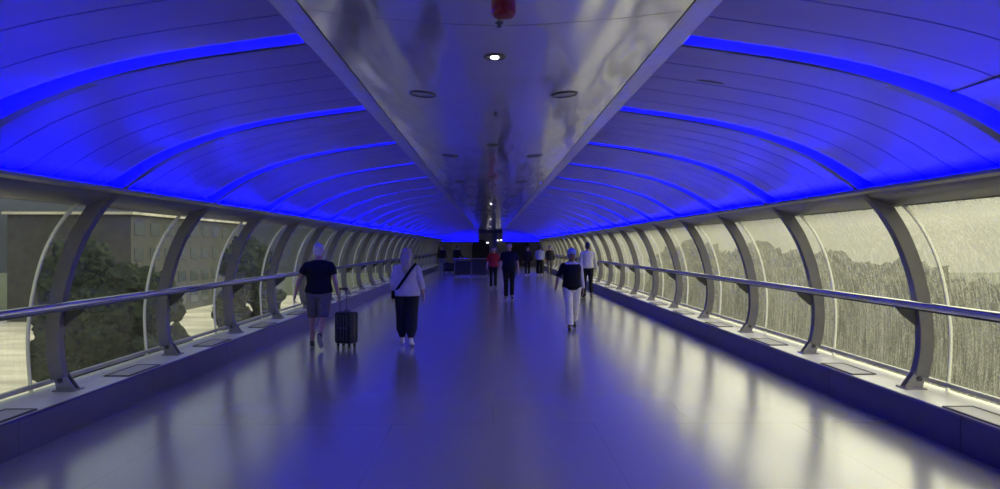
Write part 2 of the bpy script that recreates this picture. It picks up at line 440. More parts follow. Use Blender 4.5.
# ------------------------------------------------------------------ arched ribs
NR = normals2(RIBC)
ORD = ['nearest','second','third','fourth','fifth','sixth','seventh','eighth','ninth','tenth']
def rib(s):
    root = empty('arched_rib')
    bm = bmesh.new()
    D = .135; W = .05
    n = len(RIBC)
    def off(i, o): 
        p, q = RIBC[i], NR[i]; return (s*(p.x+q.x*o), p.y+q.y*o)
    ringsec = []
    for i in range(n):
        i0 = off(i, 0); i1 = off(i, .006); o0 = off(i, D)
        ringsec.append([bm.verts.new((x, y, z)) for (x, z), y in ((i0, -W+.006), (i0, W-.006), (i1, W), (o0, W), (o0, -W), (i1, -W))])
    for a, b in zip(ringsec, ringsec[1:]):
        for j in range(6): bm.faces.new((a[j], a[(j+1)%6], b[(j+1)%6], b[j]))
    bm.faces.new(ringsec[0]); bm.faces.new(ringsec[-1][::-1])
    link('beam', bm, M['rib'], root)
    # foot: base plate, twin cheek and pin
    bm = bmesh.new()
    e = EYE
    box(bm, (s*4.11, 0, .312), (.20, .20, .014))
    for yo in (-.034, .034):
        prof = [(4.02, .319), (4.20, .319), (4.235, .46), (4.22, .50), (4.14, .50), (4.12, .46)]
        v0 = [bm.verts.new((s*x, yo-.008, z)) for x, z in prof]; v1 = [bm.verts.new((s*x, yo+.008, z)) for x, z in prof]
        for j in range(6): bm.faces.new((v0[j], v0[(j+1)%6], v1[(j+1)%6], v1[j]))
        bm.faces.new(v0); bm.faces.new(v1[::-1])
    f = link('foot_bracket', bm, M['rib_foot'], root, smooth=False)
    bm = bmesh.new(); cyl(bm, (s*4.165, 0, .405), .024, .115, 'Y', 14)
    link('bolt', bm, M['bolt'], f)
    # gusset plate carrying the handrail
    bm = bmesh.new()
    prof = [(3.945, e-.585), (4.15, e-.585), (4.15, e-.78), (4.12, e-.76), (4.00, e-.66)]
    v0 = [bm.verts.new((s*x, -.012, z)) for x, z in prof]; v1 = [bm.verts.new((s*x, .012, z)) for x, z in prof]
    for j in range(5): bm.faces.new((v0[j], v0[(j+1)%5], v1[(j+1)%5], v1[j]))
    bm.faces.new(v0); bm.faces.new(v1[::-1])
    link('handrail_bracket', bm, M['gusset'], root, smooth=False)
    # light strip lying above the ceiling edge in front of the rib
    i0 = min(range(len(CEILC)), key=lambda i: abs(CEILC[i].x-3.5))
    Nn = normals2(CEILC)
    bm = bmesh.new()
    r = [[bm.verts.new((s*(CEILC[i].x+Nn[i].x*o), -.205, CEILC[i].y+Nn[i].y*o)) for i in range(i0, len(CEILC))] for o in (.07, .09)]
    for j in range(len(r[0])-1): bm.faces.new((r[0][j], r[0][j+1], r[1][j+1], r[1][j]))
    link('light_strip', bm, M['led2'], root, smooth=False)
    return root
for s in (1, -1):
    proto = rib(s); sw = side_word[s]
    for k in range(-1, NB+1):
        r = proto if k == -1 else copy_tree(proto)
        r.location = (0, RY(k), 0)
        if k == -1: lab = f'grey arched rib crossing the {sw} ceiling nearest the viewer, its foot out of view'
        elif k < 9:
            lab = f'grey curved steel rib on the {sw} wall, ' + ('nearest one standing on the sill in view' if k == 0 else f'{ORD[k]} from the viewer')
        else: lab = f'small grey ribs crowded together at the far end of the {sw} wall'
        tag(r, lab, 'rib', f'arched ribs along the {sw} wall' if k < 9 else f'far ribs of the {sw} wall')

# ------------------------------------------------------------------ handrails
for s in (1, -1):
    sw = side_word[s]
    bm = bmesh.new(); tube(bm, [(s*3.97, YS, EYE-.555), (s*3.97, YEND-.1, EYE-.555)], .037, 20)
    r = link('handrail', bm, M['chrome'])
    tag(r, f'long polished steel handrail along the {sw} wall', 'handrail')
    bm = bmesh.new(); box(bm, (s*3.97, (YS+YEND)/2, EYE-.597), (.03, YEND-YS-.3, .012))
    link('rail_saddle', bm, M['darkgrey'], r, smooth=False)

# ------------------------------------------------------------------ vents set in the sills
def vent():
    root = empty('sill_vent')
    bm = bmesh.new()
    L, Wd, t = .76, .27, .02
    for x in (-Wd/2+t/2, Wd/2-t/2): box(bm, (x, 0, .006), (t, L, .012))
    for y in (-L/2+t/2, L/2-t/2): box(bm, (0, y, .006), (Wd-2*t, t, .012))
    link('frame', bm, M['ventdark'], root, smooth=False)
    bm = bmesh.new()
    for i in range(9): box(bm, (-.104+.026*i, 0, .005), (.018, L-2*t, .006))
    box(bm, (0, 0, .001), (Wd-2*t, L-2*t, .002), mi=1)
    link('grille', bm, M['vent'], root, smooth=False, mats=[M['vent'], M['ventdark']])
    return root
vp = None
for s in (1, -1):
    sw = side_word[s]
    for k in range(-1, NB):
        v = vp if False else (vent() if vp is None else copy_tree(vp))
        if vp is None: vp = v
        v.location = (s*4.02, RY(k)+1.12, .305)
        if k < 6:
            lab = (f'flat {sw} sill vent grille at the picture edge before the nearest rib foot' if k == -1 else
                   f'flat vent grille in the {sw} sill between the {ORD[k]} and {ORD[k+1]} rib feet')
        else: lab = f'tiny vent grilles far along the {sw} sill'
        tag(v, lab, 'vent', f'vent grilles in the {sw} sill' if k < 6 else f'far vent grilles in the {sw} sill')

# ------------------------------------------------------------------ downlights on the bulkhead
def hz(x): return E+1.295-.086*(1-abs(min(1, abs(x)/1.045))**1.6)
def hslope(x):
    return (hz(x+.01)-hz(x-.01))/.02
def downlight(x, y, lit, lab, grp=None):
    big = abs(x) > .1
    root = empty('downlight', (x, y, hz(x)))
    root.rotation_euler = (0, -math.atan(hslope(x)), 0)
    bm = bmesh.new()
    R0, R1 = (.115, .095) if big else (.072, .052)
    seg = 28
    pr = [(R1, .01), (R1, -.006), (R1+.008, -.011), (R0-.006, -.010), (R0, -.002), (R0, .01)]
    rs = [[bm.verts.new((r*math.cos(2*PI*j/seg), r*math.sin(2*PI*j/seg), z)) for r, z in pr] for j in range(seg)]
    for j in range(seg):
        a, b = rs[j], rs[(j+1)%seg]
        for i in range(len(pr)): bm.faces.new((a[i], a[(i+1)%6], b[(i+1)%6], b[i]))
    link('ring', bm, M['ring'], root)
    bm = bmesh.new(); cyl(bm, (0,0,.0), R1, .006, seg=24)
    if lit: 
        d = link('reflector', bm, M['lampoff'], root); bm = bmesh.new(); ell(bm, (0,0,-.006), (.026,.026,.010)); link('lamp', bm, M['lamp'], d)
    else: link('diffuser', bm, M['lampoff'], root)
    return tag(root, lab, 'ceiling light', grp)
for k in range(0, 13):
    y = 4.72+4.12*k
    downlight(0, y, k in (0, 4, 7, 10), 'lit round downlight on the central bulkhead behind the red sounder' if k == 0 else
              ('unlit round downlight on the middle line of the bulkhead, nearest dark one' if k == 1 else 'small far downlights along the middle line of the bulkhead'),
              'downlights on the bulkhead' if k < 2 else 'far middle downlights of the bulkhead')
    for s in (-1, 1):
        y = 6.05+4.12*k
        downlight(s*.58, y, False, (f'oval-looking round downlight on the {side_word[s]} part of the bulkhead, ' + ('nearest' if k == 0 else 'second')) if k < 2 else
                  f'small far downlights on the {side_word[s]} part of the bulkhead', 'downlights on the bulkhead' if k < 2 else f'far {side_word[s]} downlights of the bulkhead')
# sprinklers
for k in range(0, 8):
    y = 4.0+2.74*k
    bm = bmesh.new(); cyl(bm, (0,0,-.002), .022, .006, seg=14); cyl(bm, (0,0,-.014), .008, .02, seg=10); cyl(bm, (0,0,-.024), .014, .003, seg=12)
    o = link('sprinkler', bm, M['darkgrey']); o.location = (.02, y, hz(0))
    tag(o, 'tiny dark sprinkler on the bulkhead between the red sounder and the lit downlight' if k == 0 else 'tiny dark sprinklers in line along the bulkhead', 'sprinkler', 'sprinklers on the bulkhead' if k == 0 else 'far sprinklers')
# red sounder
root = empty('fire_alarm_sounder', (.035, 3.52, hz(0)))
bm = bmesh.new(); cyl(bm, (0,0,-.012), .066, .028, seg=32)
link('base', bm, M['red'], root)
bm = bmesh.new()
seg = 32; pr = [(.058, -.024), (.060, -.03), (.061, -.09), (.058, -.107), (.048, -.117), (.02, -.12)]
loft(bm, [((0,0,z), r, r) for r, z in pr], 32)
link('dome', bm, M['red'], root)
tag(root, 'red domed fire alarm sounder hanging from the bulkhead at the top of the view', 'alarm')
# small dark sensor on the left ceiling
i = min(range(len(CEILC)), key=lambda i: abs(CEILC[i].x-3.02)); p = CEILC[i]; q = normals2(CEILC)[i]
root = empty('ceiling_sensor', (-p.x, 4.46, p.y)); root.rotation_euler = (0, -math.atan2(q.x, q.y), 0)
bm = bmesh.new(); cyl(bm, (0,0,-.01), .035, .02, seg=18)
link('base', bm, M['black'], root)
bm = bmesh.new(); ell(bm, (0,0,-.03), (.03,.045,.02)); link('lens', bm, M['darkgrey'], root)
tag(root, 'small black sensor on the blue ceiling at the left edge of the view', 'sensor')
# oval access cap on the right ceiling
i = min(range(len(CEILC)), key=lambda i: abs(CEILC[i].x-1.62)); p = CEILC[i]; q = normals2(CEILC)[i]
bm = bmesh.new(); loft(bm, [((0,0,.002), .11, .04), ((0,0,-.006), .105, .036), ((0,0,-.009), .09, .028)], 24)
o = link('access_cap', bm, M['darkgrey']); o.location = (p.x, 5.62, p.y); o.rotation_euler = (0, math.atan2(q.x, q.y), 0)
tag(o, 'dark oval cap on a ceiling slat right of the bulkhead', 'cap')

# ------------------------------------------------------------------ lobby beyond
yb = YEND+7.6
bm = bmesh.new(); box(bm, (0, yb+.1, 1.9), (9.4, .2, 4.0))
tag(link('wall_back', bm, M['endwall'], smooth=False), 'grey lobby wall closing the far end of the walkway', kind='structure')
for s in (1, -1):
    bm = bmesh.new(); box(bm, (s*4.65, YEND+3.9, 1.8), (.1, 7.8, 3.8))
    tag(link(f'wall_{side_word[s]}', bm, M['endwall'], smooth=False), f'lobby side wall on the {side_word[s]} past the last window', kind='structure')
bm = bmesh.new(); box(bm, (0, YEND+3.9, 3.2), (9.4, 7.8, .1)); box(bm, (0, YEND+.3, 2.95), (9.0, .1, .5)) 
tag(link('ceiling', bm, M['portal'], smooth=False), 'dark lobby ceiling past the end of the blue vault', kind='structure')
bm = bmesh.new(); box(bm, (0, YS-.1, 1.7), (9.4, .2, 3.8))
tag(link('wall_front', bm, M['endwall'], smooth=False), 'wall closing the walkway behind the viewer', kind='structure')
def portal(x0, x1, h, name, lab):
    bm = bmesh.new()
    P = [(x0, 0), (x1, 0)]
    r = (x1-x0)/2
    for i in range(13):
        t = PI*i/12; P.append(((x0+x1)/2+r*math.cos(t), h-r*.8+r*.8*math.sin(t)))
    v0 = [bm.verts.new((x, yb-.12, z)) for x, z in P]; v1 = [bm.verts.new((x, yb+.02, z)) for x, z in P]
    n = len(P)
    for j in range(n): bm.faces.new((v0[j], v0[(j+1)%n], v1[(j+1)%n], v1[j]))
    bm.faces.new(v0); bm.faces.new(v1[::-1])
    tag(link(name, bm, M['portal'], smooth=False), lab, kind='structure')
portal(-1.6, -.1, 2.25, 'door_1', 'dark arched doorway left of centre at the far end')
portal(1.6, 3.4, 2.35, 'door_2', 'dark arched doorway right of centre at the far end')
# dark column in the middle
bm = bmesh.new(); box(bm, (.35, YEND+.6, 1.6), (.35, .35, 3.2), bev=.03)
tag(link('column', bm, M['darkgrey']), 'dark square column under the far end of the bulkhead', 'column')
for i, (x, z) in enumerate([(.62, 2.2), (.95, 2.22), (-.25, 2.0)]):
    bm = bmesh.new(); box(bm, (0, 0, 0), (.24, .10, .12), bev=.02)
    l = link('lobby_lamp', bm, M['darkgrey']); l.location = (x, yb-.06 if i < 2 else yb-.17, z)
    bm = bmesh.new(); box(bm, (0, -.052, -.01), (.19, .02, .08)); link('lens', bm, M['lamp2'], l, smooth=False)
    tag(l, ['white lobby lamp just right of the dark column', 'white lobby lamp second right of the column', 'small lamp glowing over the left far doorway'][i], 'lamp', 'lobby lamps')

# header panels over the end of the walkway, washed by their own blue strip
for s in (1, -1):
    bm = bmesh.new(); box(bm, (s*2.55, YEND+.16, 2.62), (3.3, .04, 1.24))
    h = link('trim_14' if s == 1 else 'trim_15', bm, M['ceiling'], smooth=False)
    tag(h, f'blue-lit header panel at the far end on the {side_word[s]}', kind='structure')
    bm = bmesh.new(); box(bm, (s*2.55, YEND+.05, 1.99), (3.3, .22, .03)); box(bm, (s*2.55, YEND-.05, 2.02), (3.3, .02, .06))
    link('ledge', bm, M['trim'], h, smooth=False)
    bm = bmesh.new(); box(bm, (s*2.55, YEND+.02, 2.015), (3.2, .03, .01)); link('light_strip', bm, M['led2'], h, smooth=False)
for i, x in enumerate((-2.6, 2.6)):  # glowing panels added to brighten the dim lobby wall
    bm = bmesh.new(); box(bm, (0, 0, 0), (1.4, .5, .06), bev=.01); l = link('lobby_fill_panel', bm, M['darkgrey']); l.location = (x, YEND+3.5, 3.12)
    bm = bmesh.new(); box(bm, (0, 0, -.03), (1.3, .42, .02)); link('diffuser', bm, M['lobby'], l, smooth=False)
    tag(l, ('left' if i == 0 else 'right')+' added fill light panel of the lobby past the header panels', 'lamp', 'added lobby fill panels')

# barrier in front of the lobby
root = empty('glass_barrier', (-1.05, 40.5, 0))
bm = bmesh.new()
for x in (-.93, 0, .93): box(bm, (x, 0, .5), (.05, .05, 1.0), bev=.008)
link('post', bm, M['darkgrey'], root)
bm = bmesh.new()
for x in (-.465, .465): box(bm, (x, 0, .50), (.84, .02, .76))
link('panel', bm, M['barrier'], root, smooth=False)
bm = bmesh.new(); tube(bm, [(-1.0, 0, 1.02), (1.0, 0, 1.02)], .028, 12); link('top_rail', bm, M['chrome'], root)
bm = bmesh.new(); box(bm, (0, -.2, .02), (1.9, .5, .04), bev=.01); link('threshold_plate', bm, M['chrome'], root)
tag(root, 'low dark panelled barrier with steel top rail across the left half of the walkway', 'barrier')

# ------------------------------------------------------------------ people
def bake(name, bm, m, parent, voxel=.009, smooth=4):
    me = bpy.data.meshes.new(name); bmesh.ops.recalc_face_normals(bm, faces=bm.faces); bm.to_mesh(me); bm.free()
    t = bpy.data.objects.new('tmp', me); col.objects.link(t)
    r = t.modifiers.new('r', 'REMESH'); r.mode = 'VOXEL'; r.voxel_size = voxel; r.use_smooth_shade = True
    q = t.modifiers.new('s', 'SMOOTH'); q.factor = .5; q.iterations = smooth
    dg = bpy.context.evaluated_depsgraph_get(); dg.update()
    nm = bpy.data.meshes.new_from_object(t.evaluated_get(dg))
    bpy.data.objects.remove(t); bpy.data.meshes.remove(me)
    nm.name = name; nm.materials.clear(); nm.materials.append(m)
    nm.polygons.foreach_set('use_smooth', [True]*len(nm.polygons))
    o = bpy.data.objects.new(name, nm); col.objects.link(o); o.parent = parent
    return o
def cap_tube(bm, pts, rads, seg=14, flat=False):
    tube(bm, pts, rads, seg)
    if not flat:
        for p, r in zip(pts, rads): ell(bm, p, (r*.99,)*3, seg=12)
def V(*a): return Vector(a)
def hand(bm, wrist, d, side, inward, curl):
    """palm, four unequal fingers in three bones, thumb from the side of the palm"""
    d = d.normalized(); n = (inward - d*inward.dot(d)).normalized()       # n: palm normal, towards the thigh
    f = V(0,1,0) - d*d.y; f -= n*f.dot(n); f.normalize()                  # thumb side, forward
    R = Matrix((f, n, d)).transposed().to_4x4()
    c = wrist + d*.045
    ell(bm, c, (.042, .017, .055), R, 14)
    ell(bm, wrist+d*.03, (.034, .018, .04), R, 12)
    L = [.068, .078, .072, .056]
    for i in range(4):
        o = f*(.030-.0205*i)
        p = wrist + d*.085 + o*1.05
        dd = d.copy(); pts = [p - d*.02]; 
        for b, (ln, cu) in enumerate(((.42, .35), (.32, .55), (.26, .5))):
            ang = curl*cu*(1+.12*i)
            dd = (Matrix.Rotation(ang, 3, n.cross(d)).inverted() @ dd)
            if b == 0: pts.append(p)
            p = p + dd*L[i]*ln; pts.append(p)
        cap_tube(bm, pts, [.0088, .009, .0085, .0078, .0065][:len(pts)], 8)
    t0 = wrist + d*.03 + f*.028
    t1 = t0 + (f*.8+d*.7+n*.25).normalized()*.038; t2 = t1 + (d*.9+f*.25+n*.3).normalized()*.032
    cap_tube(bm, [t0, t1, t2], [.012, .0105, .0085], 8)

def person(label, x, y, heading, H, legs, arms, outfit, group=None, build=1., head_turn=0., near=True):
    """legs: (left, right) each (thigh pitch, knee bend, foot pitch, splay); arms: (pitch, abduction, elbow bend)"""
    root = empty('person'); S = H/1.74
    vx = .0075 if near else .011
    skin = M[outfit.get('skin', 'skin')]
    J = {}
    low = 9
    for i, (a, b, fp, sp) in enumerate(legs):
        sx = -1 if i == 0 else 1
        hip = V(sx*.092, 0, .92)
        kd = V(sx*sp, math.sin(a), -math.cos(a)).normalized()
        knee = hip + kd*.425
        sd = V(sx*sp*.3, math.sin(a-b), -math.cos(a-b)).normalized()
        ank = knee + sd*.415
        fd = V(sx*.12, math.cos(fp), math.sin(fp)).normalized()       # toe direction
        up = V(0, -math.sin(fp), math.cos(fp))
        J[i] = (hip, knee, ank, fd, up)
        for q in (ank - up*.085 - fd*.06, ank - up*.085 + fd*.19): low = min(low, q.z)
    dz = -low
    def L(p): return Vector((p[0], p[1], p[2]+dz))
    def bend(t): return t
    A = {}
    for i, (a, ab, eb) in enumerate(arms):
        sx = -1 if i == 0 else 1
        sh = V(sx*.178*build**.5, -.01, 1.385)
        ud = V(sx*math.sin(ab), math.sin(a)*math.cos(ab), -math.cos(a)*math.cos(ab)).normalized()
        el = sh + ud*.285
        a2 = a+eb
        fd = V(sx*math.sin(ab)*.55, math.sin(a2), -math.cos(a2)).normalized()
        wr = el + fd*.25
        A[i] = (sh, el, wr, fd)
    w = build
    torso = [(.84,.10,.09,0),(.88,.155*w,.115,0),(.94,.172*w,.125*w,0),(1.0,.165*w,.12*w,0),(1.08,.15*w,.112*w,.0),(1.2,.158*w,.115*w,.005),(1.31,.172*w,.12*w,.005),(1.38,.172*w,.11,-.005),(1.415,.158*w,.09,-.012),(1.447,.118*w,.074,-.012),(1.47,.07,.064,-.01),(1.49,.06,.06,-.008),(1.56,.054,.056,.006)]
    bm = bmesh.new()
    loft(bm, [(L((0,yy,z)), rx, ry) for z, rx, ry, yy in torso], 22)
    for i in (0, 1):
        hip, knee, ank, fd, up = J[i]
        cap_tube(bm, [L(hip), L(hip.lerp(knee, .5)), L(knee)], [.085*w, .072*w, .052], 14)
        cap_tube(bm, [L(knee), L(knee.lerp(ank, .3)+V(0,-.012,0)), L(ank)], [.050, .054, .036], 14)
        cap_tube(bm, [L(ank), L(ank-up*.045+fd*.06), L(ank-up*.055+fd*.13)], [.034, .032, .026], 10)
        sh, el, wr, fa = A[i]
        cap_tube(bm, [L(sh), L(sh.lerp(el, .5)), L(el)], [.052, .045, .037], 12)
        cap_tube(bm, [L(el), L(el.lerp(wr, .35)), L(wr)], [.037, .036, .024], 12)
        hand(bm, L(wr), fa, i, V(1 if i == 0 else -1, 0, 0), outfit.get('curl', .9) if not isinstance(outfit.get('curl'), tuple) else outfit['curl'][i])
    # head
    Rh = Matrix.Rotation(head_turn, 4, 'Z')
    hc = L((0,.012,1.612))
    hs = 1.09
    Rh = Rh @ Matrix.Scale(hs, 4)
    def H_(p): return hc + (Rh.to_3x3() @ Vector(p))
    ell(bm, H_((0,-.008,.018)), (.076,.096,.098), Rh, 20)
    ell(bm, H_((0,.022,-.045)), (.056,.064,.068), Rh, 16)
    ell(bm, H_((0,.05,-.085)), (.028,.030,.022), Rh, 12)           # chin
    ell(bm, H_((0,.092,.0)), (.011,.016,.028), Rh, 10); ell(bm, H_((0,.104,-.018)), (.015,.014,.011), Rh, 10)
    for sx in (-1, 1):
        ell(bm, H_((sx*.078,-.005,-.005)), (.012,.02,.032), Rh, 10)
        ell(bm, H_((sx*.032,.082,.022)), (.02,.012,.007), Rh, 8)    # brow
        ell(bm, H_((sx*.038,.066,-.025)), (.022,.02,.022), Rh, 8)   # cheek
    body = bake('body', bm, skin, root, vx)
    for sx in (-1, 1):
        bm = bmesh.new(); ell(bm, H_((sx*.031,.083,.004)), (.013,.008,.007), Rh, 10); link('eye', bm, M['eye'], root)
    bm = bmesh.new(); ell(bm, H_((0,.089,-.05)), (.024,.008,.007), Rh, 10); link('mouth', bm, M['lip'], root)
    # hair
    hk = outfit.get('hair'); hm = M[outfit.get('hair_mat', 'darkhair')]
    bm = bmesh.new()
    if hk == 'short':
        ell(bm, H_((0,-.02,.04)), (.083,.098,.092), Rh, 20); ell(bm, H_((0,-.045,-.01)), (.074,.07,.075), Rh, 16)
        bake('hair', bm, hm, root, .007)
    elif hk == 'long':
        ell(bm, H_((0,-.022,.04)), (.088,.102,.095), Rh, 20)
        cap_tube(bm, [H_((0,-.05,.0)), H_((0,-.085,-.10)), H_((0,-.115,-.2)), H_((.0,-.12,-.29))], [.085,.085,.078,.045], 16)
        for sx in (-1, 1): cap_tube(bm, [H_((sx*.065,-.03,.03)), H_((sx*.078,-.05,-.08)), H_((sx*.07,-.085,-.20))], [.035,.036,.03], 12)
        bake('hair', bm, hm, root, .008)
    elif hk == 'bun':
        ell(bm, H_((0,-.022,.04)), (.084,.10,.093), Rh, 20); ell(bm, H_((0,-.06,.11)), (.04,.04,.035), Rh, 14)
        bake('hair', bm, hm, root, .008)
    else: bm.free()
    if outfit.get('cap'):
        bm = bmesh.new(); ell(bm, H_((0,-.012,.05)), (.093,.11,.098), Rh, 20); ell(bm, H_((0,-.05,-.02)), (.085,.08,.075), Rh, 16)
        bake('headscarf', bm, M[outfit['cap']], root, .008)
    # top
    def topo(name, m, g, sleeve, sr, z0, z1=1.475, flare=0., arms_=(0,1), open_front=False):
        bm = bmesh.new()
        R = []
        for z, rx, ry, yy in torso:
            if z < z0-.02 or z > z1: continue
            R.append((z, rx, ry, yy))
        R = [(z0, R[0][1], R[0][2], 0)] + [r for r in R if r[0] > z0+.02]
        rings = []
        for z, rx, ry, yy in R:
            k = g + flare*max(0, (1.25-z)/.4)
            rings.append((L((0,yy,z)), rx+k, ry+k))
        loft(bm, rings, 26)
        for i in arms_:
            sh, el, wr, fa = A[i]
            if sleeve <= 0: continue
            if sleeve <= 1:
                e = sh.lerp(el, sleeve); tube(bm, [L(sh-V(0,0,-.0)), L(sh.lerp(e,.5)), L(e)], [.056+g*.4, sr+.004, sr], 14); ell(bm, L(sh+V(0,0,-.006)), (.056+g*.4,)*3, seg=14)
            else:
                e = el.lerp(wr, sleeve-1)
                tube(bm, [L(sh), L(sh.lerp(el,.6)), L(el)], [.056+g*.4, sr+.004, sr], 14); ell(bm, L(sh+V(0,0,-.006)), (.056+g*.4,)*3, seg=14)
                ell(bm, L(el), (sr*.99,)*3, seg=14)
                tube(bm, [L(el), L(el.lerp(e,.6)), L(e)], [sr, sr*.96, sr*.86], 14)
        return bake(name, bm, M[m], root, vx, 3)
    t = outfit['top']; topo(*t)
    if outfit.get('over'): topo(*outfit['over'])
    # bottoms
    name, m, g, knee_r, end_r, end_t, z1 = outfit['bottom']
    bm = bmesh.new()
    loft(bm, [(L((0,0,.80)), .12*w, .09), (L((0,0,.86)), .165*w+g*.6, .12*w+g*.6), (L((0,0,.94)), .172*w+g, .125*w+g), (L((0,0,1.0)), .165*w+g, .12*w+g), (L((0,0,z1)), .152*w+g, .112*w+g)], 24)
    for i in (0, 1):
        hip, knee, ank, fd, up = J[i]
        h2 = hip + V(0,0,-.02)
        if end_t <= 1:
            e = hip.lerp(knee, end_t)
            tube(bm, [L(h2), L(h2.lerp(e,.5)), L(e)], [.095*w+g, (.095*w+g+end_r)/2, end_r], 18); ell(bm, L(h2), (.095*w+g*.9,)*3, seg=14)
        else:
            e = knee.lerp(ank, end_t-1)
            tube(bm, [L(h2), L(h2.lerp(knee,.5)), L(knee)], [.095*w+g, (.095*w+g+knee_r)/2, knee_r], 18); ell(bm, L(h2), (.095*w+g*.9,)*3, seg=14)
            ell(bm, L(knee), (knee_r*.995,)*3, seg=16)
            mid = knee.lerp(e, .6)
            tube(bm, [L(knee), L(mid), L(e)], [knee_r, knee_r*.4+end_r*.6 if not outfit.get('jogger') else knee_r*.98, end_r], 18)
    bake(name, bm, M[m], root, vx, 3)
    # shoes
    for i in (0, 1):
        hip, knee, ank, fd, up = J[i]
        bm = bmesh.new()
        sdv = fd.cross(up).normalized()
        R = Matrix((sdv, fd, up)).transposed().to_4x4()
        c = L(ank)
        ell(bm, c - up*.045 + fd*(-.02), (.040,.055,.045), R, 14)
        ell(bm, c - up*.052 + fd*.06, (.042,.09,.034), R, 14)
        ell(bm, c - up*.058 + fd*.125, (.044,.068,.026), R, 14)
        cap_tube(bm, [c+up*.005, c-up*.03], [.043,.045], 12)
        sh_ = bake('shoe', bm, M[outfit.get('shoe', 'shoeb')], root, .006, 3)
        bm = bmesh.new()
        pts = []
        for j in range(20):
            t = 2*PI*j/20; yy = math.cos(t); xx = math.sin(t)
            pts.append(c + fd*(.062+.132*yy) + sdv*(xx*(.046 if yy > 0 else .038)) )
        v0 = [bm.verts.new(p-up*.088) for p in pts]; v1 = [bm.verts.new(p-up*.066) for p in pts]
        for j in range(20): bm.faces.new((v0[j], v0[(j+1)%20], v1[(j+1)%20], v1[j]))
        bm.faces.new(v0); bm.faces.new(v1[::-1])
        link('sole', bm, M[outfit.get('sole', 'sole')], sh_)
    root.scale = (S,S,S); root.location = (x, y, 0); root.rotation_euler = (0,0,heading)
    tag(root, label, 'person', group)
    return root, J, A, L, H_

R_ = math.radians
# man in navy t-shirt, walking away
man, J, A, L, H_ = person('white-haired man walking away in navy t-shirt and grey shorts with black suitcase', -2.90, 12.45, R_(4), 1.74,
    [(R_(8), R_(6), R_(0), .05), (R_(-10), R_(42), R_(-58), -.02)],
    [(R_(-6), R_(27), R_(10)), (R_(-4), R_(17), R_(18))],
    dict(hair='short', hair_mat='whitehair', top=('t_shirt','navy',.022,.62,.072,.86,1.475,.02), bottom=('shorts','greyshort',.018,0,.086,.98,1.0), shoe='shoeb', curl=(1.0,1.9)), build=1.16, head_turn=R_(-12))
# woman with long hair
wom, J, A, L, H_ = person('long-haired woman walking away in white top, dark joggers and crossbody strap', -1.45, 12.65, R_(0), 1.63,
    [(R_(10), R_(8), R_(8), .0), (R_(-6), R_(10), R_(-14), .0)],
    [(R_(-10), R_(10), R_(24)), (R_(2), R_(16), R_(10))],
    dict(hair='long', hair_mat='blond', top=('blouse','offwhite',.03,1.45,.066,.88,1.475,.045), bottom=('joggers','darkpant',.035,.112,.052,1.92,1.0), jogger=True, shoe='shoew', sole='sole'), build=1.06)
# strap round her torso and its bag at the left hip
bm = bmesh.new()
pts = []
for i in range(41):
    t = 2*PI*i/40
    # tilted loop over the right shoulder and under the left arm
    z = 1.18+.30*math.sin(t)
    xx = .13*math.sin(t)*1.15 ; 
    cx = .20*math.sin(t); cy = math.cos(t)
    pts.append(L((-.02+.185*math.sin(t), -.01+.168*cy*(1 if cy > 0 else 1.08), 1.20+.265*math.sin(t))))
n = len(pts)-1
vs = []
for i in range(n):
    d = (pts[(i+1)%n]-pts[i-1]).normalized(); r = (pts[i]-L((-.02,-.01,1.20))); r -= d*r.dot(d); r.normalize(); w_ = d.cross(r)
    vs.append([bm.verts.new(pts[i]+w_*a+r*b) for a, b in ((-.024,0),(.024,0),(.024,.008),(-.024,.008))])
for i in range(n):
    a, b = vs[i], vs[(i+1)%n]
    for j in range(4): bm.faces.new((a[j], a[(j+1)%4], b[(j+1)%4], b[j]))
bag = empty('crossbody_bag', wom.location); bag.scale = wom.scale
link('strap', bm, M['blackcloth'], bag)
bm = bmesh.new(); box(bm, L((-.235,-.02,.90)), (.07,.20,.15), bev=.025); link('pouch', bm, M['blackcloth'], bag)
tag(bag, "black crossbody bag with a wide diagonal strap across the white-topped woman's back", 'bag')

# woman walking towards the viewer
wv, J, A, L, H_ = person('woman walking towards the viewer in pale blue headscarf, dark waistcoat and white trousers', 1.63, 15.0, PI+R_(2), 1.64,
    [(R_(-12), R_(28), R_(-30), .0), (R_(12), R_(6), R_(6), -.05)],
    [(R_(-14), R_(10), R_(20)), (R_(10), R_(26), R_(14))],
    dict(hair='short', cap='capblue', skin='skin2', top=('blouse','offwhite',.016,1.9,.052,.90,1.475,.0,(0,)), over=('waistcoat','blackcloth',.03,.95,.062,.86,1.44,.02,(1,)), bottom=('trousers','whitepant',.022,.082,.088,1.93,1.0), shoe='shoeb', sole='shoeb'), build=1.0)
# man in white shirt
person('man in white shirt and dark trousers near the right rail', 3.22, 24.6, R_(0), 1.79,
    [(R_(10), R_(6), R_(6), .0), (R_(-8), R_(14), R_(-18), .0)],
    [(R_(-6), R_(8), R_(8)), (R_(4), R_(14), R_(10))],
    dict(hair='short', top=('shirt','offwhite',.024,1.9,.055,.90,1.475,.0), bottom=('trousers','blackcloth',.014,.066,.062,1.95,1.02), shoe='shoeb'), near=False, build=1.05)
